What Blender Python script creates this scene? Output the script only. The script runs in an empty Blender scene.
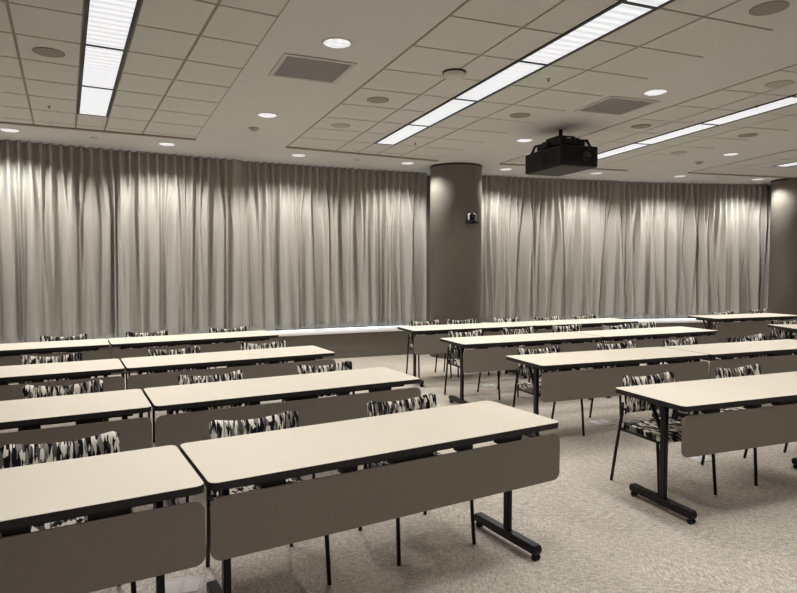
import bpy, bmesh, math, random
from mathutils import Vector, Matrix
random.seed(7)
SC = bpy.context.scene
COL = SC.collection
PI = math.pi
CEIL = 3.266

# ------------------------------------------------------------------ materials
def mat(name, col, rough=0.6, metal=0.0, spec=0.3, emit=None, estr=0.0):
    m = bpy.data.materials.new(name); m.use_nodes = True
    b = m.node_tree.nodes['Principled BSDF']
    b.inputs['Base Color'].default_value = (*col, 1)
    b.inputs['Roughness'].default_value = rough
    b.inputs['Metallic'].default_value = metal
    b.inputs['Specular IOR Level'].default_value = spec
    if emit:
        b.inputs['Emission Color'].default_value = (*emit, 1)
        b.inputs['Emission Strength'].default_value = estr
    return m

class N:
    """small node-tree helper"""
    def __init__(s, m):
        s.m = m; s.t = m.node_tree; s.b = s.t.nodes['Principled BSDF']
    def new(s, typ, **kw):
        n = s.t.nodes.new(typ)
        for k, v in kw.items(): setattr(n, k, v)
        return n
    def link(s, a, b): s.t.links.new(a, b)
    def coord(s, scale=(1, 1, 1), rot=(0, 0, 0)):
        tc = s.new('ShaderNodeTexCoord'); mp = s.new('ShaderNodeMapping')
        mp.inputs['Scale'].default_value = scale; mp.inputs['Rotation'].default_value = rot
        s.link(tc.outputs['Object'], mp.inputs['Vector'])
        return mp.outputs['Vector']
    def noise(s, vec, scale, detail=4, rough=0.6):
        n = s.new('ShaderNodeTexNoise')
        n.inputs['Scale'].default_value = scale; n.inputs['Detail'].default_value = detail
        n.inputs['Roughness'].default_value = rough
        s.link(vec, n.inputs['Vector']); return n.outputs['Fac']
    def ramp(s, fac, stops, interp='LINEAR'):
        r = s.new('ShaderNodeValToRGB'); r.color_ramp.interpolation = interp
        el = r.color_ramp.elements
        while len(el) < len(stops): el.new(0.5)
        for e, (p, c) in zip(el, stops):
            e.position = p; e.color = (*c, 1)
        s.link(fac, r.inputs['Fac']); return r.outputs['Color']
    def mix(s, a, b, fac, mode='MULTIPLY'):
        n = s.new('ShaderNodeMix', data_type='RGBA', blend_type=mode)
        if isinstance(fac, (int, float)): n.inputs[0].default_value = fac
        else: s.link(fac, n.inputs[0])
        s.link(a, n.inputs[6]); s.link(b, n.inputs[7]); return n.outputs[2]
    def bump(s, h, strength, dist=0.002):
        n = s.new('ShaderNodeBump'); n.inputs['Strength'].default_value = strength
        n.inputs['Distance'].default_value = dist
        s.link(h, n.inputs['Height']); s.link(n.outputs['Normal'], s.b.inputs['Normal'])

def noisy(name, c0, c1, scale, rough=0.8, bump=0.0, stretch=(1, 1, 1), spec=0.2):
    m = mat(name, c0, rough, spec=spec); n = N(m)
    v = n.coord(stretch); f = n.noise(v, scale)
    n.link(n.ramp(f, [(0.3, c0), (0.7, c1)]), n.b.inputs['Base Color'])
    if bump: n.bump(f, bump)
    return m

M = {}
M['gypsum'] = noisy('painted_gypsum', (.59, .592, .57), (.61, .612, .59), 3, .9)
M['tile'] = noisy('acoustic_tile', (.555, .553, .522), (.63, .628, .596), 90, .95, .15)
M['grid'] = mat('ceiling_grid', (.30, .26, .21), .8)
M['wall'] = noisy('wall_paint', (.50, .48, .45), (.53, .51, .475), 4, .9)
M['taupe'] = noisy('taupe_paint', (.145, .13, .108), (.165, .147, .122), 6, .55)
M['column'] = noisy('column_paint', (.15, .138, .119), (.165, .152, .131), 9, .5, spec=.25)
M['black'] = mat('black_metal', (.0045, .0043, .0042), .38, spec=.28)
M['blackedge'] = mat('black_edge_band', (.02, .019, .018), .5)
M['blackplastic'] = mat('black_plastic', (.005, .005, .0055), .55)
M['projbase'] = mat('dark_grey_plastic', (.03, .028, .026), .6)
M['panel'] = noisy('taupe_laminate', (.205, .179, .147), (.222, .194, .16), 40, .55)
M['sill'] = mat('white_sill', (.75, .75, .74), .5)
M['whiteplastic'] = mat('white_plastic', (.62, .60, .56), .5)
M['silver'] = mat('silver_plastic', (.55, .57, .57), .35, .3)
M['glassdark'] = mat('lens_glass', (.01, .012, .014), .08, spec=.6)
M['olive'] = mat('olive_sticker', (.45, .45, .18), .6)
M['speaker'] = noisy('speaker_grille', (.27, .25, .22), (.32, .30, .265), 250, .8)
M['speakerpale'] = noisy('pale_speaker_grille', (.42, .38, .32), (.46, .415, .35), 250, .8)
M['vent'] = noisy('vent_grille', (.40, .395, .385), (.46, .45, .44), 300, .7)
M['ventframe'] = mat('vent_frame', (.52, .50, .47), .7)
M['box'] = mat('floor_box_grey', (.58, .56, .54), .5)
M['boxlid'] = mat('floor_box_lid', (.72, .68, .66), .45)

def laminate():
    m = mat('cream_laminate', (.74, .675, .57), .55, spec=.08); n = N(m)
    v = n.coord((1, 1, 1)); f = n.noise(v, 2.5, 3); g = n.noise(v, 160, 2)
    a = n.ramp(f, [(.3, (.735, .665, .56)), (.7, (.765, .695, .59))])
    b = n.ramp(g, [(.3, (.97, .97, .97)), (.7, (1, 1, 1))])
    n.link(n.mix(a, b, 1.0), n.b.inputs['Base Color']); return m
M['laminate'] = laminate()

def carpet():
    m = mat('beige_carpet', (.4, .35, .28), .98, spec=.08); n = N(m)
    base = n.coord((1, 1, 1), (0, 0, math.radians(22)))
    br = n.new('ShaderNodeTexBrick')
    br.inputs['Scale'].default_value = 1.0
    br.inputs['Brick Width'].default_value = 1.0; br.inputs['Row Height'].default_value = .25
    br.inputs['Mortar Size'].default_value = 0.0
    br.inputs['Color1'].default_value = (0, 0, 0, 1); br.inputs['Color2'].default_value = (1, 1, 1, 1)
    n.link(base, br.inputs['Vector'])
    tone = n.ramp(br.outputs['Color'], [(0, (.90, .90, .90)), (1, (1, 1, 1))])
    s1 = n.noise(n.coord((22, 58, 6), (0, 0, math.radians(22))), 1.0, 4, .7)
    s2 = n.noise(n.coord((58, 22, 6), (0, 0, math.radians(22))), 1.0, 4, .7)
    st = n.mix(n.ramp(s1, [(.32, (.56, .56, .56)), (.68, (1.30, 1.30, 1.30))]),
               n.ramp(s2, [(.32, (.56, .56, .56)), (.68, (1.30, 1.30, 1.30))]), br.outputs['Color'], 'MIX')
    fine = n.noise(n.coord((1, 1, 1)), 130, 3, .8)
    col = n.ramp(fine, [(.34, (.29, .258, .215)), (.66, (.83, .75, .655))])
    col = n.mix(col, st, 1.0); col = n.mix(col, tone, 1.0)
    n.link(col, n.b.inputs['Base Color']); n.bump(fine, .35, .004)
    return m
M['carpet'] = carpet()

def curtain_cloth():
    m = mat('curtain_cloth', (.4, .37, .32), .95, spec=.1); n = N(m)
    f = n.noise(n.coord((400, 400, 400)), 1.0, 2)
    g = n.noise(n.coord((3, 3, .3)), 1.0, 2)
    a = n.ramp(f, [(.3, (.365, .350, .318)), (.7, (.42, .402, .368))])
    b = n.ramp(g, [(.3, (.95, .95, .95)), (.7, (1, 1, 1))])
    n.link(n.mix(a, b, 1.0), n.b.inputs['Base Color']); return m
M['curtain'] = curtain_cloth()

def pattern(name, scale):
    m = mat(name, (.3, .3, .3), .9, spec=.1); n = N(m)
    oi = n.new('ShaderNodeObjectInfo'); ad = n.new('ShaderNodeVectorMath', operation='ADD')
    v = n.coord(scale)
    mu = n.new('ShaderNodeMath', operation='MULTIPLY'); mu.inputs[1].default_value = 60
    n.link(oi.outputs['Random'], mu.inputs[0])
    n.link(v, ad.inputs[0]); n.link(mu.outputs[0], ad.inputs[1])
    vo = n.new('ShaderNodeTexVoronoi', distance='MANHATTAN'); vo.inputs['Scale'].default_value = 1.0
    n.link(ad.outputs[0], vo.inputs['Vector'])
    sp = n.new('ShaderNodeSeparateColor'); n.link(vo.outputs['Color'], sp.inputs[0])
    c = n.ramp(sp.outputs[0], [(0, (.012, .012, .014)), (.38, (.09, .087, .08)), (.54, (.27, .25, .22)), (.70, (.86, .81, .71))], 'CONSTANT')
    n.link(c, n.b.inputs['Base Color']); return m
M['backfab'] = pattern('patterned_back_fabric', (86, 5, 18))
M['seatfab'] = pattern('patterned_seat_fabric', (52, 24, 6))

def strip_lens():
    m = mat('lit_louvre_lens', (.6, .6, .6), .4); n = N(m)
    w = n.new('ShaderNodeTexWave', wave_type='BANDS', bands_direction='Y')
    w.inputs['Scale'].default_value = 3.4; w.inputs['Distortion'].default_value = .6
    n.link(n.coord(), w.inputs['Vector'])
    c = n.ramp(w.outputs['Fac'], [(0, (.70, .72, .77)), (.55, (.93, .945, .98)), (1, (1.0, 1.0, 1.0))])
    n.link(c, n.b.inputs['Emission Color']); n.b.inputs['Emission Strength'].default_value = .84
    n.b.inputs['Base Color'].default_value = (.3, .3, .3, 1)
    return m
M['lens'] = strip_lens()

def down_lens():
    m = mat('lit_downlight_reflector', (.6, .6, .6), .3); n = N(m)
    f = n.new('ShaderNodeTexVoronoi'); f.inputs['Scale'].default_value = 34
    n.link(n.coord(), f.inputs['Vector'])
    c = n.ramp(f.outputs['Distance'], [(0, (1, 1, 1)), (.25, (.92, .94, .98)), (.55, (.40, .41, .43))])
    n.link(c, n.b.inputs['Emission Color']); n.b.inputs['Emission Strength'].default_value = 1.15
    return m
M['dlens'] = down_lens()
M['window'] = mat('daylit_window', (.5, .55, .6), .2, emit=(.80, .90, 1.0), estr=4.5)
M['mullion'] = mat('window_frame_dark', (.08, .075, .07), .5)

# ------------------------------------------------------------------ mesh helpers
def box(bm, lo, hi, mi=0, mtx=None):
    vs = []
    for x in (lo[0], hi[0]):
        for y in (lo[1], hi[1]):
            for z in (lo[2], hi[2]):
                v = Vector((x, y, z))
                vs.append(bm.verts.new(mtx @ v if mtx else v))
    fs = []
    for q in ((0, 1, 3, 2), (4, 6, 7, 5), (0, 4, 5, 1), (2, 3, 7, 6), (0, 2, 6, 4), (1, 5, 7, 3)):
        f = bm.faces.new([vs[i] for i in q]); f.material_index = mi; fs.append(f)
    return fs

def tube(bm, pts, r, seg=10, mi=0, r2=None):
    pts = [Vector(p) for p in pts]; rings = []
    for i, p in enumerate(pts):
        d = (pts[min(i + 1, len(pts) - 1)] - pts[max(i - 1, 0)]).normalized()
        a = Vector((0, 0, 1)) if abs(d.z) < .9 else Vector((1, 0, 0))
        u = d.cross(a).normalized(); w = d.cross(u).normalized()
        rr = r if r2 is None else r + (r2 - r) * i / (len(pts) - 1)
        rings.append([bm.verts.new(p + rr * (math.cos(2 * PI * k / seg) * u + math.sin(2 * PI * k / seg) * w)) for k in range(seg)])
    for a, b in zip(rings, rings[1:]):
        for k in range(seg):
            f = bm.faces.new([a[k], a[(k + 1) % seg], b[(k + 1) % seg], b[k]]); f.material_index = mi; f.smooth = True
    bm.faces.new(rings[0]).material_index = mi; bm.faces.new(rings[-1][::-1]).material_index = mi

def lathe(bm, prof, seg=40, mi=0, c=(0, 0, 0), smooth=True):
    """prof: list of (radius, z)"""
    rings = []
    for r, z in prof:
        if r < 1e-6: rings.append([bm.verts.new((c[0], c[1], c[2] + z))])
        else: rings.append([bm.verts.new((c[0] + r * math.cos(2 * PI * k / seg), c[1] + r * math.sin(2 * PI * k / seg), c[2] + z)) for k in range(seg)])
    for a, b in zip(rings, rings[1:]):
        for k in range(seg):
            k2 = (k + 1) % seg
            if len(a) == 1 and len(b) == 1: continue
            if len(a) == 1: q = [a[0], b[k2], b[k]]
            elif len(b) == 1: q = [a[k], a[k2], b[0]]
            else: q = [a[k], a[k2], b[k2], b[k]]
            f = bm.faces.new(q); f.material_index = mi; f.smooth = smooth

def rrect(x0, y0, x1, y1, r, n=6):
    out = []
    for cx, cy, a0 in ((x1 - r, y1 - r, 0), (x0 + r, y1 - r, 90), (x0 + r, y0 + r, 180), (x1 - r, y0 + r, 270)):
        for k in range(n + 1):
            a = math.radians(a0 + 90 * k / n); out.append((cx + r * math.cos(a), cy + r * math.sin(a)))
    return out

def prism(bm, poly, d0, d1, axis='z', mi=0):
    def P(p, d): return (p[0], p[1], d) if axis == 'z' else ((p[0], d, p[1]) if axis == 'y' else (d, p[0], p[1]))
    a = [bm.verts.new(P(p, d0)) for p in poly]; b = [bm.verts.new(P(p, d1)) for p in poly]
    n = len(poly)
    bm.faces.new(a[::-1]).material_index = mi; bm.faces.new(b).material_index = mi
    for k in range(n):
        f = bm.faces.new([a[k], a[(k + 1) % n], b[(k + 1) % n], b[k]]); f.material_index = mi

def finish(name, bm, mats, parent=None, loc=(0, 0, 0), rz=0.0, bevel=0.0, smooth_angle=False):
    bmesh.ops.recalc_face_normals(bm, faces=bm.faces)
    me = bpy.data.meshes.new(name); bm.to_mesh(me); bm.free()
    for m in (mats if isinstance(mats, (list, tuple)) else [mats]): me.materials.append(M[m] if isinstance(m, str) else m)
    o = bpy.data.objects.new(name, me); COL.objects.link(o)
    o.location = loc; o.rotation_euler = (0, 0, rz)
    if parent: o.parent = parent
    if bevel:
        b = o.modifiers.new('bevel', 'BEVEL'); b.width = bevel; b.segments = 2; b.limit_method = 'ANGLE'
    return o

def empty(name, loc, rz=0.0):
    o = bpy.data.objects.new(name, None); COL.objects.link(o)
    o.location = loc; o.rotation_euler = (0, 0, rz); o.empty_display_size = .1
    return o

def tag(o, label, cat, group=None):
    o['label'] = label; o['category'] = cat
    if group: o['group'] = group
    return o

def struct(o):
    o['kind'] = 'structure'; return o

def dup(root, loc, rz):
    r = root.copy(); COL.objects.link(r); r.location = loc; r.rotation_euler = (0, 0, rz)
    for ch in list(root.children):
        c = ch.copy(); COL.objects.link(c); c.parent = r
        for g in list(ch.children):
            d = g.copy(); COL.objects.link(d); d.parent = c
    return r

# ------------------------------------------------------------------ camera
cam = bpy.data.cameras.new('camera'); cam.sensor_width = 36; cam.lens = 36 * 610 / 797
cam.clip_start = .05; cam.clip_end = 100
co = bpy.data.objects.new('camera', cam); COL.objects.link(co)
co.location = (0, 0, 1.56); co.rotation_euler = (PI / 2 - math.atan(30.5 / 610), 0, 0)
SC.camera = co
SC.view_settings.view_transform = 'Standard'; SC.view_settings.look = 'None'
SC.view_settings.exposure = 0.0; SC.view_settings.gamma = 1.0
try: SC.view_settings.use_curve_mapping = False
except Exception: pass
w = bpy.data.worlds.new('world'); SC.world = w; w.use_nodes = True
w.node_tree.nodes['Background'].inputs[0].default_value = (.5, .6, .7, 1)
w.node_tree.nodes['Background'].inputs[1].default_value = .0

# ------------------------------------------------------------------ the curved window wall
CX, CY, RC = 10.336, -15.9035, 28.866
def arc(x, r=RC):
    return (x, CY + math.sqrt(max(0, r * r - (x - CX) ** 2)))
def arc_th(x, r=RC):
    p = arc(x, r); return math.atan2(p[1] - CY, p[0] - CX)
def pol(th, r): return (CX + r * math.cos(th), CY + r * math.sin(th))
XL, XR, YF = -6.4, 9.6, -1.4

def arc_prism(bm, xa, xb, r0, r1, z0, z1, n=60, mi=0):
    ta, tb = arc_th(xa), arc_th(xb)
    prev = None
    for k in range(n + 1):
        t = ta + (tb - ta) * k / n
        q = [bm.verts.new((*pol(t, r), z)) for r in (r0, r1) for z in (z0, z1)]
        if prev:
            for a, b in ((0, 1), (1, 3), (3, 2), (2, 0)):
                bm.faces.new([prev[a], prev[b], q[b], q[a]]).material_index = mi
        else: bm.faces.new([q[0], q[1], q[3], q[2]]).material_index = mi
        prev = q
    bm.faces.new([prev[0], prev[2], prev[3], prev[1]]).material_index = mi

# floor and ceiling: straight sides, curved edge towards the windows
def room_poly(r):
    pts = [(XL, YF), (XR, YF)]
    xs = [XR + (XL - XR) * k / 40 for k in range(41)]
    return pts + [arc(x, r) for x in xs]
bm = bmesh.new(); prism(bm, room_poly(29.3), -.1, 0.0); struct(finish('floor', bm, 'carpet'))
bm = bmesh.new(); prism(bm, room_poly(29.3), CEIL, CEIL + .12); struct(finish('ceiling', bm, 'gypsum'))
bm = bmesh.new(); box(bm, (XL - .1, YF, 0), (XL, arc(XL, 29.3)[1], CEIL)); struct(finish('wall_left', bm, 'wall'))
bm = bmesh.new(); box(bm, (XR, YF, 0), (XR + .1, arc(XR, 29.3)[1], CEIL)); struct(finish('wall_right', bm, 'wall'))
bm = bmesh.new(); box(bm, (XL, YF - .1, 0), (XR, YF, CEIL)); struct(finish('wall_front', bm, 'wall'))
bm = bmesh.new(); arc_prism(bm, XL, XR, 29.20, 29.34, 0, CEIL); struct(finish('wall_back', bm, 'taupe'))
# apron below the windows with a white ledge and a baseboard
bm = bmesh.new(); arc_prism(bm, XL, XR, 28.50, 29.2, 0, .425); struct(finish('wall_apron', bm, 'taupe'))
bm = bmesh.new(); arc_prism(bm, XL, XR, 28.485, 28.50, 0, .10); struct(finish('baseboard_back', bm, 'taupe'))
bm = bmesh.new(); arc_prism(bm, XL, XR, 28.465, 29.2, .425, .455); struct(finish('trim_1', bm, ['sill']))
# window bands behind the curtains
for k, (xa, xb) in enumerate(((-6.2, .25), (1.85, 7.2))):
    bm = bmesh.new(); arc_prism(bm, xa, xb, 29.15, 29.19, .50, 2.7)
    wo = struct(finish('window_%d' % (k + 1), bm, 'window'))
    bm = bmesh.new()
    n = max(2, int((xb - xa) / 1.5))
    for j in range(n + 1):
        x = xa + (xb - xa) * j / n; arc_prism(bm, x - .03, x + .03, 29.11, 29.15, .50, 2.7, 2)
    arc_prism(bm, xa, xb, 29.11, 29.15, .456, .50)
    finish('window_frame', bm, 'mullion', wo)

# ------------------------------------------------------------------ curtains
def curtain(xa, xb, label, seed, dr=.02, z0=.486, z1=CEIL - .004):
    rnd = random.Random(seed)
    ta, tb = arc_th(xa), arc_th(xb)
    L = abs(tb - ta) * RC; n = int(L / .0088); rows = 26
    P = [rnd.uniform(0, 2 * PI) for _ in range(12)]; T = 2 * PI
    def wave(s, lam, k, v=0): return math.sin(T * (s + .12 * v * math.sin(P[(k + 3) % 12])) / lam + P[k])
    bm = bmesh.new(); grid = []
    for j in range(rows + 1):
        v = (j / rows) ** 1.3; z = z1 + (z0 - z1) * v; row = []
        b = min(1, max(0, (v - .02) / .40)); b = b * b * (3 - 2 * b)
        for i in range(n + 1):
            s = L * i / n
            warp = 1.0 * wave(s, .53, 0, v) + .9 * wave(s, .31, 1, v) + .8 * wave(s, .83, 2, v)
            x = T * s / .127 + P[3] + b * 1.5 * warp
            fold = math.sin(x) + .18 * math.cos(2 * x)
            amp = .054 * (1 - b * (.52 + .34 * wave(s, .39, 4, v)) * .9)
            low = b * (.054 * wave(s, .235, 5, v) + .044 * wave(s, .37, 6, v) + .028 * wave(s, .66, 7, v))
            off = (amp * fold + low) * min(1, .1 + min(s, L - s) / .22)
            row.append(bm.verts.new((*pol(ta + (tb - ta) * i / n, RC + dr + off), z)))
        grid.append(row)
    for j in range(rows):
        for i in range(n):
            f = bm.faces.new([grid[j][i], grid[j][i + 1], grid[j + 1][i + 1], grid[j + 1][i]]); f.smooth = True
    o = finish('curtain', bm, 'curtain')
    m = o.modifiers.new('thickness', 'SOLIDIFY'); m.thickness = .004; m.offset = 0
    tag(o, label, 'curtain', 'beige curtains along the window wall')
curtain(-6.3, -2.555, 'long pleated beige curtain at the far left of the window wall', 1, -.02)
curtain(-2.60, .53, 'pleated beige curtain hanging just left of the nearer round column', 2, .05)
curtain(1.25, 4.43, 'pleated beige curtain hanging just right of the nearer round column', 3, -.02)
curtain(4.35, 8.0, 'pleated beige curtain hanging just left of the far right column', 4, .05)

# ------------------------------------------------------------------ round columns
for x, y in ((.99, 10.6), (7.92, 12.2)):
    bm = bmesh.new(); lathe(bm, [(0, 0), (.443, 0), (.443, CEIL - .03), (.443, CEIL)], 64)
    o = struct(finish('column', bm, 'column', loc=(x, y, 0)))
    bm = bmesh.new(); lathe(bm, [(.444, CEIL - .03), (.452, CEIL - .028), (.452, CEIL)], 64)
    finish('trim', bm, 'black', o)

# ------------------------------------------------------------------ ceiling fields
def clip(poly, a, b, keep_left=True):
    out = []
    def side(p): return (b[0] - a[0]) * (p[1] - a[1]) - (b[1] - a[1]) * (p[0] - a[0])
    for i in range(len(poly)):
        p, q = poly[i], poly[(i + 1) % len(poly)]; sp, sq = side(p), side(q)
        if sp >= 0: out.append(p)
        if sp * sq < 0:
            t = sp / (sp - sq); out.append((p[0] + t * (q[0] - p[0]), p[1] + t * (q[1] - p[1])))
    return out
def inset_clip(poly, quad):
    """quad counter-clockwise"""
    for i in range(len(quad)):
        if len(poly) < 3: return []
        poly = clip(poly, quad[i], quad[(i + 1) % len(quad)])
    return poly

POS = ['first', 'second', 'third', 'fourth', 'fifth', 'sixth', 'seventh', 'eighth']
def lerp_line(p, q, y):
    t = (y - p[1]) / (q[1] - p[1]); return (p[0] + t * (q[0] - p[0]), y)

def area(name, loc, sx, sy, power, col, spread, rz=0, shape='RECTANGLE', parent=None):
    l = bpy.data.lights.new(name, 'AREA'); l.shape = shape; l.size = sx
    if shape == 'RECTANGLE': l.size_y = sy
    l.energy = power; l.color = col; l.spread = math.radians(spread)
    o = bpy.data.objects.new(name, l); COL.objects.link(o); o.location = loc; o.rotation_euler = (0, 0, rz)
    if parent: o.parent = parent
    return o

PANEL_W, DOWN_W, WASH_W = 6.1, 55.0, 122.0
def field(idx, ang, quad, lines, strip, uend, phase, npan, strip_name):
    """one acoustic tile field with its strip of ceiling lights; u runs towards the windows, n across"""
    a = math.radians(ang); u = Vector((math.cos(a), math.sin(a))); nn = Vector((u.y, -u.x))
    def loc(p): v = Vector(p); return (v.dot(nn), v.dot(u))
    q = [loc(p) for p in quad]
    ar = sum(q[i][0] * q[(i + 1) % 4][1] - q[(i + 1) % 4][0] * q[i][1] for i in range(4))
    if ar < 0: q = q[::-1]
    pl = .1; s0, s1 = strip[0] - .028, strip[1] + .028
    us0 = uend - npan * pl * 0 - npan * 1.22
    qc = (sum(p[0] for p in q) / 4, sum(p[1] for p in q) / 4); qi = []
    for i in range(4):                                   # the tiles stop just short of the field's edge
        A, B, C_ = Vector(q[i - 1]), Vector(q[i]), Vector(q[(i + 1) % 4])
        d1, d2 = (B - A).normalized(), (C_ - B).normalized()
        n1, n2 = Vector((-d1.y, d1.x)), Vector((-d2.y, d2.x))
        qi.append(tuple(B + (n1 + n2) * (.014 / (1 + n1.dot(n2)))))
    bm = bmesh.new()
    prism(bm, q, CEIL - .0005, CEIL - .002, mi=0)
    umin = min(p[1] for p in q); umax = max(p[1] for p in q)
    k0 = math.floor((umin - phase) / .61); k1 = math.ceil((umax - phase) / .61)
    cols = [(lines[i], lines[i + 1]) for i in range(len(lines) - 1)]
    g = .011
    for c0, c1 in cols:
        for k in range(k0, k1):
            v0, v1 = phase + k * .61, phase + (k + 1) * .61
            if c0 >= s0 - .02 and c1 <= s1 + .02 and us0 - .05 < (v0 + v1) / 2 < uend: continue
            poly = [(c0 + g, v0 + g), (c1 - g, v0 + g), (c1 - g, v1 - g), (c0 + g, v1 - g)]
            poly = inset_clip(poly, qi)
            if len(poly) >= 3: prism(bm, poly, CEIL - .008, CEIL - .0021, mi=1)
    # local frame: x = across, y = towards the windows
    rz = math.atan2(nn.y, nn.x)
    o = struct(finish('ceiling_tiles', bm, ['grid', 'tile'], rz=rz))
    # lights
    out = []
    for k in range(npan):
        uc = uend - 1.22 * (k + .5); nc = (strip[0] + strip[1]) / 2
        p = nn * nc + u * uc
        e = empty('ceiling_light_panel', (p.x, p.y, CEIL), rz)
        hw = (strip[1] - strip[0]) / 2
        bm = bmesh.new()
        for lo, hi in (((-hw - .026, -.61, -.012), (-hw, .61, -.001)), ((hw, -.61, -.012), (hw + .026, .61, -.001)),
                       ((-hw, -.61, -.012), (hw, -.596, -.001)), ((-hw, .596, -.012), (hw, .61, -.001))):
            box(bm, lo, hi)
        finish('frame', bm, 'black', e)
        bm = bmesh.new(); box(bm, (-hw, -.596, -.006), (hw, .596, -.001)); finish('lens', bm, 'lens', e)
        area('lamp', (0, 0, -.014), hw * 1.9, 1.15, PANEL_W, (1.0, .995, .985), 105, 0, parent=e)
        where = 'nearest the curtains' if k == 0 else POS[k] + ' from the curtains'
        tag(e, 'white ceiling light panel, %s in the %s strip' % (where, strip_name), 'ceiling light', 'light panels of the %s strip' % strip_name)

# quads given as far-left, far-right, near-right, near-left
yn = -1.3
def ln(p, q, y): return (p[0] + (q[0] - p[0]) * (y - p[1]) / (q[1] - p[1]), y)
Lr = ((-.853, 4.29), (-2.457, 7.643)); Ml = ((.35, 4.222), (-1.518, 8.632)); Mr = ((2.60, 4.504), (2.158, 5.604))
Rl = ((3.378, 5.263), (2.525, 7.84)); Fl = ((5.80, 8.98), (5.31, 11.07))
FQ1 = [(-5.10, 7.07), (-2.71, 8.25), ln(*Lr, yn), (.9, yn)]
FQ2 = [(-1.587, 8.777), (.64, 9.91), ln(*Mr, yn), ln(*Ml, yn)]
FQ3 = [(1.70, 10.21), (4.06, 10.90), (7.35, yn), ln(*Rl, yn)]
FQ4 = [(5.30, 11.18), (7.65, 11.81), (9.5, 2.0), ln(*Fl, 2.0)]
field(1, 118.6, FQ1, [-1.3, -.292, .15, .47, .909, 1.7], (.178, .442), 7.78, 5.345, 7, 'leftmost')
field(2, 111.2, FQ2, [1.20, 2.43, 2.775, 3.09, 3.48, 4.7], (2.803, 3.063), 8.10, 4.43, 7, 'middle')
field(3, 106.0, FQ3, [4.0, 5.12, 5.475, 5.80, 6.16, 7.5], (5.505, 5.77), 8.54, 6.10, 7, 'third')
field(4, 103.2, FQ4, [7.1, 8.23, 8.595, 8.915, 9.26, 10.6], (8.62, 8.89), 8.77, 8.77, 5, 'far right')
# dark slot diffusers along the window end of every tile field
SLOT = ['at the end of the leftmost tile field', 'left of the nearer column',
        'at the end of the tile field behind the projector', 'at the end of the far right tile field']
for k, Q in enumerate((FQ1, FQ2, FQ3, FQ4)):
    a, b = Vector(Q[0]), Vector(Q[1]); d = b - a; L = d.length
    bm = bmesh.new(); box(bm, (0, -.01, -.022), (L, .06, -.0005)); box(bm, (0, .06, -.012), (L, .075, -.0005), 1)
    o = finish('slot_diffuser', bm, ['grid', 'gypsum'], loc=(a.x, a.y, CEIL), rz=math.atan2(d.y, d.x))
    tag(o, 'dark air slot in the ceiling ' + SLOT[k], 'air slot', 'ceiling air slots')

# ------------------------------------------------------------------ downlights
def downlight(x, y, label, power):
    e = empty('downlight', (x, y, CEIL))
    bm = bmesh.new(); lathe(bm, [(.118, -.0005), (.118, -.005), (.110, -.008), (.103, -.006), (.103, -.0005)], 32)
    finish('trim_ring', bm, 'whiteplastic', e)
    bm = bmesh.new(); lathe(bm, [(.103, -.004), (.085, -.011), (.05, -.015), (.0, -.016)], 32); finish('lens', bm, 'dlens', e)
    l = bpy.data.lights.new('lamp', 'SPOT'); l.energy = power; l.color = (1.0, .97, .92)
    l.spot_size = math.radians(148); l.spot_blend = .5; l.shadow_soft_size = .022
    lo = bpy.data.objects.new('lamp', l); COL.objects.link(lo); lo.location = (0, 0, -.042); lo.parent = e
    tag(e, label, 'downlight', 'round recessed ceiling downlights')
for x, y, s in ((-4.88, 7.75, 'beside the curtains at the left edge of the photo'), (-3.24, 8.63, 'beside the curtains, under the end of the leftmost light strip'),
                (-1.48, 6.99, 'on the left plain band, nearer the curtains'), (-.47, 4.76, 'beside the big air grille on the left plain band'),
                (-1.54, 9.49, 'beside the curtains, left of the middle light strip end'), (.15, 10.21, 'closest on the left to the nearer column'),
                (1.71, 8.37, 'just left of the projector mount'), (1.89, 10.84, 'closest on the right to the nearer column'),
                (2.52, 6.08, 'beside the air grille right of the projector'), (3.63, 11.30, 'beside the curtains behind the projector'),
                (5.34, 11.68, 'beside the curtains, left end of the far right air slot'), (5.07, 9.40, 'on the plain band left of the far right tile field'),
                (7.05, 12.08, 'closest to the far right column'), (-6.0, 6.9, 'beside the curtains beyond the left edge'),
                (.62, 2.4, 'overhead on the left plain band'), (3.45, 3.7, 'overhead on the right plain band')):
    downlight(x, y, 'round recessed downlight ' + s, WASH_W if math.hypot(x - CX, y - CY) > 27.5 else DOWN_W)

# ------------------------------------------------------------------ small ceiling fittings
def disc(name, x, y, r, m, label, cat, group, h=.008, base=.0085):
    bm = bmesh.new(); lathe(bm, [(r, -base + .0075), (r, -base - h * .6), (r * .93, -base - h), (0, -base - h)], 36, smooth=False)
    return tag(finish(name, bm, m, loc=(x, y, CEIL)), label, cat, group)
G = 'round ceiling speakers'
for x, y, m, s in ((-2.78, 4.94, 'speaker', 'left of the leftmost light strip'), (-.21, 6.33, 'speaker', 'left of the middle light strip, nearer one'),
                   (-.70, 7.48, 'speakerpale', 'left of the middle light strip, further and paler one'), (1.37, 6.97, 'speaker', 'between the middle light strip and the projector'),
                   (2.44, 4.11, 'speaker', 'large at the top right of the photo'), (3.55, 5.78, 'speakerpale', 'by the third light strip, pale and near the right edge'),
                   (2.95, 7.51, 'speaker', 'just right of the air grille by the projector'), (4.54, 8.02, 'speaker', 'right of the third light strip'),
                   (4.20, 9.24, 'speakerpale', 'right of the third light strip, furthest pale one')):
    disc('ceiling_speaker', x, y, .115, m, 'flush round ceiling speaker ' + s, 'speaker', G)
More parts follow.
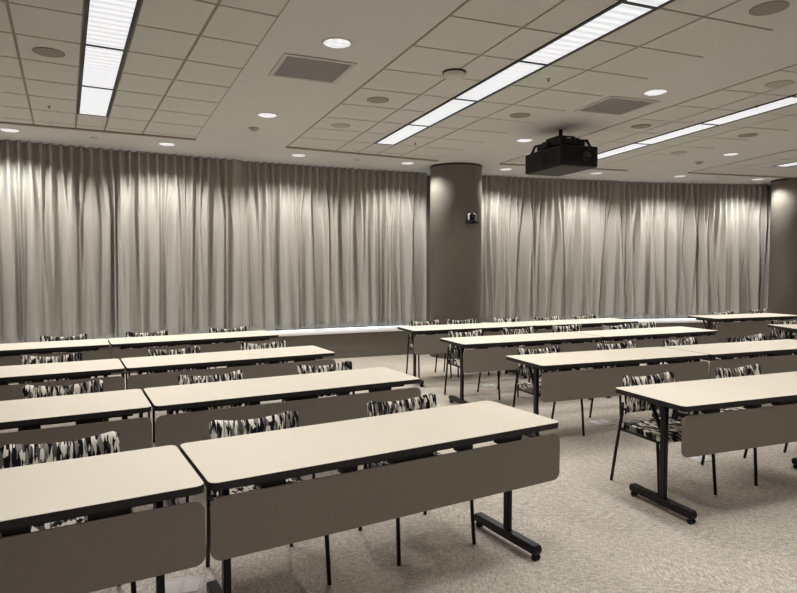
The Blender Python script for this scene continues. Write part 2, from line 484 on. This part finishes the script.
def sprinkler(x, y, label):
    e = empty('fire_sprinkler', (x, y, CEIL - .0075))
    bm = bmesh.new(); lathe(bm, [(.020, 0), (.020, -.002), (.009, -.005), (.005, -.007), (.005, -.020), (.0, -.020)], 20); finish('body', bm, 'grid', e)
    bm = bmesh.new(); lathe(bm, [(.0, -.020), (.013, -.020), (.013, -.023), (0, -.025)], 20); finish('deflector', bm, 'black', e)
    tag(e, label, 'sprinkler', 'small ceiling sprinkler heads')
sprinkler(-3.71, 6.57, 'tiny sprinkler head left of the leftmost light strip')
sprinkler(1.36, 5.63, 'tiny sprinkler head right of the middle light strip, nearer one')
sprinkler(.23, 8.53, 'tiny sprinkler head beside the far end of the middle light strip')
sprinkler(3.79, 6.55, 'tiny sprinkler head on the tiles above the third light strip')
for x, y, s in ((-4.05, 8.2, 'under the leftmost air slot'), (-.67, 9.93, 'under the middle air slot'), (6.17, 11.87, 'under the far right air slot')):
    disc('sprinkler_cover', x, y, .045, 'ventframe', 'small flat ceiling cover plate ' + s, 'cover plate', 'flat ceiling cover plates', .004, .001 + .0065)
def detector(x, y, label, big=False):
    e = empty('smoke_detector', (x, y, CEIL - .007 if big else CEIL))
    r = .105 if big else .065
    bm = bmesh.new(); lathe(bm, [(r, 0), (r, -.012), (r * .9, -.016), (0, -.016)], 32); finish('base', bm, 'black' if big else 'speakerpale', e)
    bm = bmesh.new(); lathe(bm, [(r * .92, -.016), (r * .86, -.04), (r * .5, -.058), (0, -.062)] if big else [(.045, -.016), (.035, -.035), (.0, -.042)], 32)
    finish('dome', bm, 'whiteplastic' if big else 'speakerpale', e)
    tag(e, label, 'detector', 'ceiling detectors')
detector(.49, 5.44, 'white domed ceiling sensor beside the middle light strip', True)
detector(-1.79, 7.65, 'small tan smoke detector beside the left plain band downlight')
detector(4.94, 10.12, 'small tan smoke detector near the far right air slot')
def grille(c, hx, hy, ang, label):
    rz = math.radians(ang); e = empty('air_grille', (c[0], c[1], CEIL), rz)
    bm = bmesh.new()
    for lo, hi in (((-hx, -hy, -.010), (hx, -hy + .035, -.0005)), ((-hx, hy - .035, -.010), (hx, hy, -.0005)),
                   ((-hx, -hy + .035, -.010), (-hx + .035, hy - .035, -.0005)), ((hx - .035, -hy + .035, -.010), (hx, hy - .035, -.0005))):
        box(bm, lo, hi)
    finish('frame', bm, 'ventframe', e, bevel=.002)
    bm = bmesh.new(); box(bm, (-hx + .035, -hy + .035, -.003), (hx - .035, hy - .035, -.0008))
    n = 26
    for k in range(n):
        y = -hy + .04 + (2 * hy - .08) * k / (n - 1); box(bm, (-hx + .035, y - .003, -.009), (hx - .035, y + .003, -.003))
    finish('grille', bm, 'vent', e)
    tag(e, label, 'air vent', 'square ceiling air grilles')
grille((-.755, 5.385), .31, .31, 23.5, 'grey square air grille on the left plain ceiling band')
grille((2.32, 6.60), .31, .31, 18.5, 'grey square air grille right of the projector')

# ------------------------------------------------------------------ projector
e = empty('ceiling_projector', (2.015, 7.675, CEIL), math.radians(20.5))
zb, zt = 2.74 - CEIL, 2.985 - CEIL
HX, HY = .262, .405
bm = bmesh.new(); prism(bm, rrect(-HX, -HY, HX, HY, .035), zb + .006, zt); finish('body', bm, 'blackplastic', e, bevel=.008)
bm = bmesh.new(); prism(bm, rrect(-HX + .015, -HY + .015, HX - .015, HY - .015, .03), zb, zb + .006); finish('underside', bm, 'projbase', e)
bm = bmesh.new(); lathe(bm, [(.0, -.006), (.05, -.006), (.058, 0), (.062, .02), (.062, .05)], 28)
bmesh.ops.rotate(bm, cent=(0, 0, 0), matrix=Matrix.Rotation(-PI / 2, 3, 'X'), verts=bm.verts)
bmesh.ops.translate(bm, vec=(.08, -HY - .01, (zb + zt) / 2), verts=bm.verts)
finish('projection_lens', bm, 'glassdark', e)
for x0, x1, y0 in ((-HX - .0035, -HX + .001, -.28), (HX - .001, HX + .0035, .02)):
    bm = bmesh.new()
    for k in range(9): box(bm, (x0, y0 + k * .035, zb + .05), (x1, y0 + .015 + k * .035, zt - .05))
    finish('side_vent', bm, 'black', e)
bm = bmesh.new()
prism(bm, rrect(-.18, -.28, .18, .28, .05), zt + .035, zt + .10); prism(bm, rrect(-.15, -.22, .15, .22, .05), zt + .10, zt + .13); box(bm, (-.10, -.18, zt + .001), (.10, .18, zt + .04))
prism(bm, rrect(-.12, -.15, .12, .15, .02), zt + .125, zt + .165)
box(bm, (-.21, -.05, zt + .04), (.21, .05, zt + .10))
for sx in (-1, 1):
    for sy in (-1, 1):
        tube(bm, [(sx * .13, sy * .19, zt + .105), (sx * .19, sy * .27, zt + .095), (sx * .21, sy * .32, zt - .002)], .018, 8)
        lathe(bm, [(.0, 0), (.035, 0), (.035, .018), (0, .018)], 14, c=(sx * .20, sy * .31, zt))
finish('mount_bracket', bm, 'blackplastic', e, bevel=.004)
bm = bmesh.new(); tube(bm, [(0, 0, zt + .16), (0, 0, -.012)], .024, 16); finish('mount_pole', bm, 'blackplastic', e)
bm = bmesh.new(); lathe(bm, [(0, -.014), (.045, -.014), (.055, -.008), (.055, -.0005), (0, -.0005)], 28); finish('ceiling_plate', bm, 'gypsum', e)
bm = bmesh.new(); tube(bm, [(.19, -.20, zt), (.23, -.22, zt + .07), (.19, -.20, zt + .12), (.10, -.12, zt + .11)], .008, 8); finish('cable', bm, 'silver', e)
bm = bmesh.new(); box(bm, (-.075, -.2445, zt + .097), (-.025, -.2395, zt + .122)); finish('sticker', bm, 'olive', e)
tag(e, 'black ceiling projector hanging from a short pole', 'projector')

# ------------------------------------------------------------------ camera on the column
nx, ny = .427, -.904
e = empty('security_camera', (.99 + .443 * nx, 10.6 + .443 * ny, 2.30), math.atan2(-nx, ny) + PI)
e.rotation_euler = (0, 0, math.atan2(ny, nx) + PI / 2)      # local -y looks away from the column
bm = bmesh.new(); box(bm, (-.05, -.012, -.04), (.05, .004, .10)); box(bm, (-.085, -.15, -.04), (.085, -.004, -.015)); finish('wall_bracket', bm, 'blackplastic', e, bevel=.004)
bm = bmesh.new(); lathe(bm, [(0, -.014), (.06, -.014), (.066, -.002), (.055, .028), (0, .028)], 28, c=(0, -.085, 0)); finish('base', bm, 'blackplastic', e)
bm = bmesh.new()
for s in (-1, 1):
    bm = bmesh.new(); box(bm, (s * .064 - .007, -.11, .02), (s * .064 + .007, -.06, .12)); finish('yoke_arm', bm, 'silver', e, bevel=.006)

bm = bmesh.new(); lathe(bm, [(0, -.052), (.03, -.046), (.052, -.01), (.052, .02), (.04, .044), (0, .052)], 24, c=(0, -.085, .085)); finish('camera_head', bm, 'blackplastic', e)
bm = bmesh.new(); lathe(bm, [(.0, .004), (.018, .004), (.026, .0), (.028, -.03)], 20)
bmesh.ops.rotate(bm, cent=(0, 0, 0), matrix=Matrix.Rotation(PI / 2, 3, 'X'), verts=bm.verts)
bmesh.ops.translate(bm, vec=(0, -.15, .085), verts=bm.verts); finish('lens', bm, 'glassdark', e)
tag(e, 'small black and silver camera mounted on the nearer round column', 'camera')

# ------------------------------------------------------------------ training tables
TW, TD, TH = 1.829, .61, .737
def make_table():
    """origin at the floor under the near left corner; x along the row, y away from the viewer"""
    e = empty('training_table', (0, 0, 0))
    g = .003
    bm = bmesh.new(); prism(bm, rrect(g, g, TW - g, TD - g, .035), TH - .028, TH); finish('tabletop', bm, 'laminate', e)
    bm = bmesh.new()
    o_, i_ = rrect(g - .001, g - .001, TW - g + .001, TD - g + .001, .036), rrect(g + .001, g + .001, TW - g - .001, TD - g - .001, .034)
    z0, z1 = TH - .031, TH - .0015; n = len(o_)
    V = [[bm.verts.new((*p, z)) for p in ring] for ring, z in ((o_, z0), (o_, z1), (i_, z1), (i_, z0))]
    for a in range(4):
        for k in range(n): bm.faces.new([V[a][k], V[a][(k + 1) % n], V[(a + 1) % 4][(k + 1) % n], V[(a + 1) % 4][k]])
    finish('edge_band', bm, 'blackedge', e)
    bm = bmesh.new(); prism(bm, rrect(.004, .428, TW - .004, .676, .042), .008, .022, 'y'); finish('modesty_panel', bm, 'panel', e, bevel=.0015)
    for x, hw in ((.26, .05), (.60, .035), (.92, .11), (1.22, .04), (1.50, .07)):
        bm = bmesh.new(); box(bm, (x - hw, .024, .667), (x + hw, .075, .7055)); box(bm, (x - .035, .0225, .60), (x + .035, .030, .70)); finish('panel_bracket', bm, 'black', e)
    bm = bmesh.new(); box(bm, (.16, .045, .687), (TW - .16, .070, .7055)); finish('front_rail', bm, 'black', e)
    bm = bmesh.new(); box(bm, (.10, .255, .655), (TW - .10, .305, .7055)); finish('support_beam', bm, 'black', e, bevel=.004)
    for x in (.128, TW - .128):
        bm = bmesh.new()
        prism(bm, rrect(x - .015, .254, x + .015, .302, .007, 3), .08, .70)                       # upright post
        box(bm, (x - .03, .09, .675), (x + .03, .52, .7055))                                       # top plate
        tube(bm, [(x, .30, .50), (x, .40, .685)], .014, 8)                                         # brace
        prism(bm, [(.028, .050), (.036, .034), (.548, .034), (.556, .050), (.556, .066), (.545, .082), (.040, .082), (.028, .066)], x - .024, x + .024, 'x')
        lg = finish('leg', bm, 'black', e, bevel=.005)
        for y in (.05, .53):
            bm = bmesh.new()
            for s in (-1, 1):
                lathe(bm, [(0, -.008), (.015, -.008), (.017, 0), (.015, .008), (0, .008)], 18)
                vs = [v for v in bm.verts if not v.tag]
                bmesh.ops.rotate(bm, cent=(0, 0, 0), matrix=Matrix.Rotation(PI / 2, 3, 'Y'), verts=vs)
                bmesh.ops.translate(bm, vec=(x + s * .012, y, .017), verts=vs)
                for v in bm.verts: v.tag = True
            box(bm, (x - .008, y - .010, .015), (x + .008, y + .010, .037))
            finish('caster', bm, 'blackplastic', lg)
    return e

proto_table = make_table(); used_t = [False]
def frame_of(p, ang):
    a = math.radians(ang); u = Vector((math.cos(a), math.sin(a))); n = Vector((-u.y, u.x)); return Vector(p), a, u, n
def table(p, ang, off, label, group):
    P, a, u, n = frame_of(p, ang); q = P + u * off
    if not used_t[0]:
        o = proto_table; used_t[0] = True; o.location = (q.x, q.y, 0); o.rotation_euler = (0, 0, a)
    else: o = dup(proto_table, (q.x, q.y, 0), a)
    tag(o, label, 'table', group)

# ------------------------------------------------------------------ chairs
def make_chair():
    """origin on the floor under the seat centre; the sitter looks towards -y"""
    e = empty('stacking_chair', (0, 0, 0))
    # upholstered seat, slightly dished
    bm = bmesh.new(); nx_, ny_ = 14, 12; top, bot = [], []
    for j in range(ny_ + 1):
        t = j / ny_; y = -.235 + .44 * t; hw = .235 - .02 * t
        rt, rb = [], []
        for i in range(nx_ + 1):
            s = -1 + 2 * i / nx_; edge = max(abs(s), abs(2 * t - 1)) ** 8
            yy = y - (.015 * (1 - s * s) if t < .5 else 0) * (1 - t)
            z = .452 - .012 * (1 - s * s) * math.sin(PI * t) - .014 * edge - .02 * max(0, .2 - t) / .2
            rt.append(bm.verts.new((hw * s, yy, z))); rb.append(bm.verts.new((hw * s * .985, yy, .408)))
        top.append(rt); bot.append(rb)
    def skin(a, flip=False):
        for j in range(len(a) - 1):
            for i in range(len(a[0]) - 1):
                q = [a[j][i], a[j][i + 1], a[j + 1][i + 1], a[j + 1][i]]; f = bm.faces.new(q[::-1] if flip else q); f.smooth = True
    def rim(a, b):
        R = lambda g: g[0] + [r[-1] for r in g[1:]] + g[-1][-2::-1] + [r[0] for r in g[-2:0:-1]]
        ra, rb = R(a), R(b); k = len(ra)
        for i in range(k): bm.faces.new([ra[i], ra[(i + 1) % k], rb[(i + 1) % k], rb[i]])
    skin(top); skin(bot, True); rim(top, bot)
    finish('seat', bm, 'seatfab', e)
    # curved upholstered backrest, ends swept forward and up
    bm = bmesh.new(); nx_, nz_ = 18, 10; fr, bk = [], []
    for j in range(nz_ + 1):
        t = j / nz_; rf, rb = [], []
        for i in range(nx_ + 1):
            s = -1 + 2 * i / nx_
            ztop = .756 + .042 * s * s; zbot = .512 + .015 * s * s
            c = max(0, abs(s) - .86) / .14                                    # rounded corners
            ztop -= .020 * c * c; zbot += .03 * c * c
            z = zbot + (ztop - zbot) * t
            y = .168 + .035 * t - .055 * s * s
            th = .018 * math.sqrt(max(.05, 1 - (2 * t - 1) ** 6)) * math.sqrt(max(.08, 1 - abs(s) ** 10))
            x = .234 * s * (1 - .02 * (1 - t))
            rf.append(bm.verts.new((x, y - th, z))); rb.append(bm.verts.new((x, y + th, z)))
        fr.append(rf); bk.append(rb)
    skin(fr); skin(bk, True); rim(fr, bk)
    finish('backrest', bm, 'backfab', e)
    for s in (-1, 1):
        bm = bmesh.new(); tube(bm, [(s * .228, .255, 0), (s * .232, .205, .25), (s * .240, .158, .44), (s * .244, .135, .52), (s * .245, .132, .60)], .011, 10); finish('leg', bm, 'black', e)
        bm = bmesh.new(); tube(bm, [(s * .245, -.228, 0), (s * .240, -.208, .25), (s * .236, -.19, .395), (s * .212, -.17, .400)], .011, 10); finish('leg', bm, 'black', e)
    bm = bmesh.new()
    for s in (-1, 1): tube(bm, [(s * .222, -.205, .398), (s * .234, .165, .402)], .010, 8)
    tube(bm, [(-.22, -.17, .398), (.22, -.17, .398)], .009, 8); tube(bm, [(-.235, .165, .40), (.235, .165, .40)], .009, 8)
    tube(bm, [(s_ * .245, .135 + .045 * (1 - s_ * s_), .545) for s_ in (-1, -.66, -.33, 0, .33, .66, 1)], .009, 8)
    finish('frame', bm, 'black', e)
    return e
proto_chair = make_chair(); used_c = [False]
def chair(p, ang, s, n_, label, group, turn=0):
    P, a, u, n = frame_of(p, ang); q = P + u * s + n * (n_ - .205)
    if not used_c[0]:
        o = proto_chair; used_c[0] = True; o.location = (q.x, q.y, 0); o.rotation_euler = (0, 0, a)
    else: o = dup(proto_chair, (q.x, q.y, 0), a)
    o.rotation_euler = (0, 0, a + math.radians(turn))
    tag(o, label, 'chair', group)

LB = [((-.713, 2.263), 30.4), ((-1.43, 3.54), 28.8), ((-2.19, 4.88), 29), ((-3.02, 6.38), 29)]
RB = [((1.672, 3.53), 21), ((1.185, 4.995), 20.5), ((.685, 6.37), 22), ((.20, 7.71), 22)]
ROW = ['front', 'second', 'third', 'rear']
TG = 'long training tables'
for k, (p, ang) in enumerate(LB):
    row = ROW[k]
    table(p, ang, 0.0, 'training table in the %s row of the left block, aisle-side of its pair' % row, TG)
    table(p, ang, -1.84, 'training table in the %s row of the left block, cut by the photo edge' % row, TG)
for k, (p, ang) in enumerate(RB):
    row = ROW[k]
    if k == 0: table(p, ang, 0.0, 'cream-topped training table nearest on the right, its T-shaped foot in full view', TG)
    else:
        table(p, ang, 0.0, 'training table in the %s row of the right block, at the aisle' % row, TG)
        table(p, ang, 1.84, 'training table in the %s row of the right block, away from the aisle' % row, TG)
table((4.98, 9.5), 19, 0, 'cream-topped training table standing in front of the far right column', TG)
table((5.21, 7.97), 2, 0, 'cream-topped training table cut by the right photo edge, corner pointing left', TG)

CG = 'black and white patterned stacking chairs'
A = 'patterned chair '
chair(*LB[0], .41, .81, A + 'behind the nearest aisle-side table on the left, left of two', CG)
chair(*LB[0], 1.29, .80, A + 'behind the nearest aisle-side table on the left, right of two', CG)
chair(*LB[0], -.465, .84, A + 'at the left photo edge behind the nearest table', CG)
chair(*LB[1], .475, .77, A + 'behind the second-row aisle-side table on the left, left of two', CG)
chair(*LB[1], 1.365, .79, A + 'behind the second-row aisle-side table on the left, right of two', CG)
chair(*LB[1], -.465, .86, A + 'behind the second-row table cut by the left photo edge', CG)
chair(*LB[2], .485, .81, A + 'behind the third-row aisle-side table on the left, left of two', CG)
chair(*LB[2], 1.36, .86, A + 'behind the third-row aisle-side table on the left, right of two', CG)
chair(*LB[2], -.53, .87, A + 'behind the third-row table cut by the left photo edge', CG)
chair(*LB[3], -.43, .82, A + 'behind the rear-row left block, furthest left against the curtain', CG)
chair(*LB[3], .44, .80, A + 'behind the rear-row left block, middle of three', CG)
chair(*LB[3], 1.395, .80, A + 'behind the rear-row left block, at its aisle end', CG)
chair(*RB[0], .42, .785, A + 'at the aisle end of the nearest right-hand table, seat in view', CG)
chair(*RB[0], 1.325, .81, A + 'second from the aisle behind the nearest right-hand table', CG)
chair(*RB[0], 2.23, .80, A + 'cut by the right photo edge just above the nearest right-hand table', CG)
chair(*RB[1], .43, .76, A + 'at the aisle end of the second right-hand row', CG)
chair(*RB[1], 1.395, .82, A + 'second from the aisle in the second right-hand row', CG)
chair(*RB[1], 2.28, .86, A + 'third from the aisle in the second right-hand row', CG)
chair(*RB[1], 3.25, .84, A + 'fourth from the aisle in the second right-hand row', CG)
for k, (s, n_) in enumerate(((.47, .88), (1.25, .94), (2.07, 1.05), (2.68, .82), (3.24, .92))):
    chair(*RB[2], s, n_, A + ['at the aisle end', 'second from the aisle', 'third from the aisle', 'fourth from the aisle', 'last from the aisle'][k] + ' in the third right-hand row', CG)
for k, (s, n_) in enumerate(((.52, .90), (1.12, .90), (1.88, .88), (2.57, .82), (3.24, .80))):
    chair(*RB[3], s, n_, A + ['at the aisle end', 'second from the aisle', 'third from the aisle', 'fourth from the aisle', 'last from the aisle'][k] + ' in the rear right-hand row by the curtains', CG)
chair((4.98, 9.5), 19, .84, .74, A + 'behind the table by the far right column, left one', CG)
chair((4.98, 9.5), 19, 2.0, 1.05, A + 'behind the table by the far right column, right one', CG)
chair((5.21, 7.97), 2, .43, .85, A + 'behind the table corner that juts in at the right photo edge', CG)

# ------------------------------------------------------------------ floor outlet boxes
for x, y, a, s in ((-1.05, 2.88, 12, 'under the seam of the nearest left tables'), (2.44, 4.89, 20, 'behind the nearest right-hand table'),
                   (2.02, 6.0, 20, 'behind the second right-hand row'), (1.18, 7.87, 20, 'behind the third right-hand row')):
    e = empty('floor_outlet_box', (x, y, 0), math.radians(a))
    bm = bmesh.new(); prism(bm, rrect(-.10, -.10, .10, .10, .012), .0005, .007); finish('plate', bm, 'box', e, bevel=.002)
    for sx in (-1, 1):
        bm = bmesh.new(); prism(bm, rrect(sx * .048 - .036, -.06, sx * .048 + .036, .06, .006), .007, .011); finish('lid', bm, 'boxlid', e, bevel=.0015)
    tag(e, 'grey square floor outlet box in the carpet ' + s, 'floor outlet', 'floor outlet boxes')
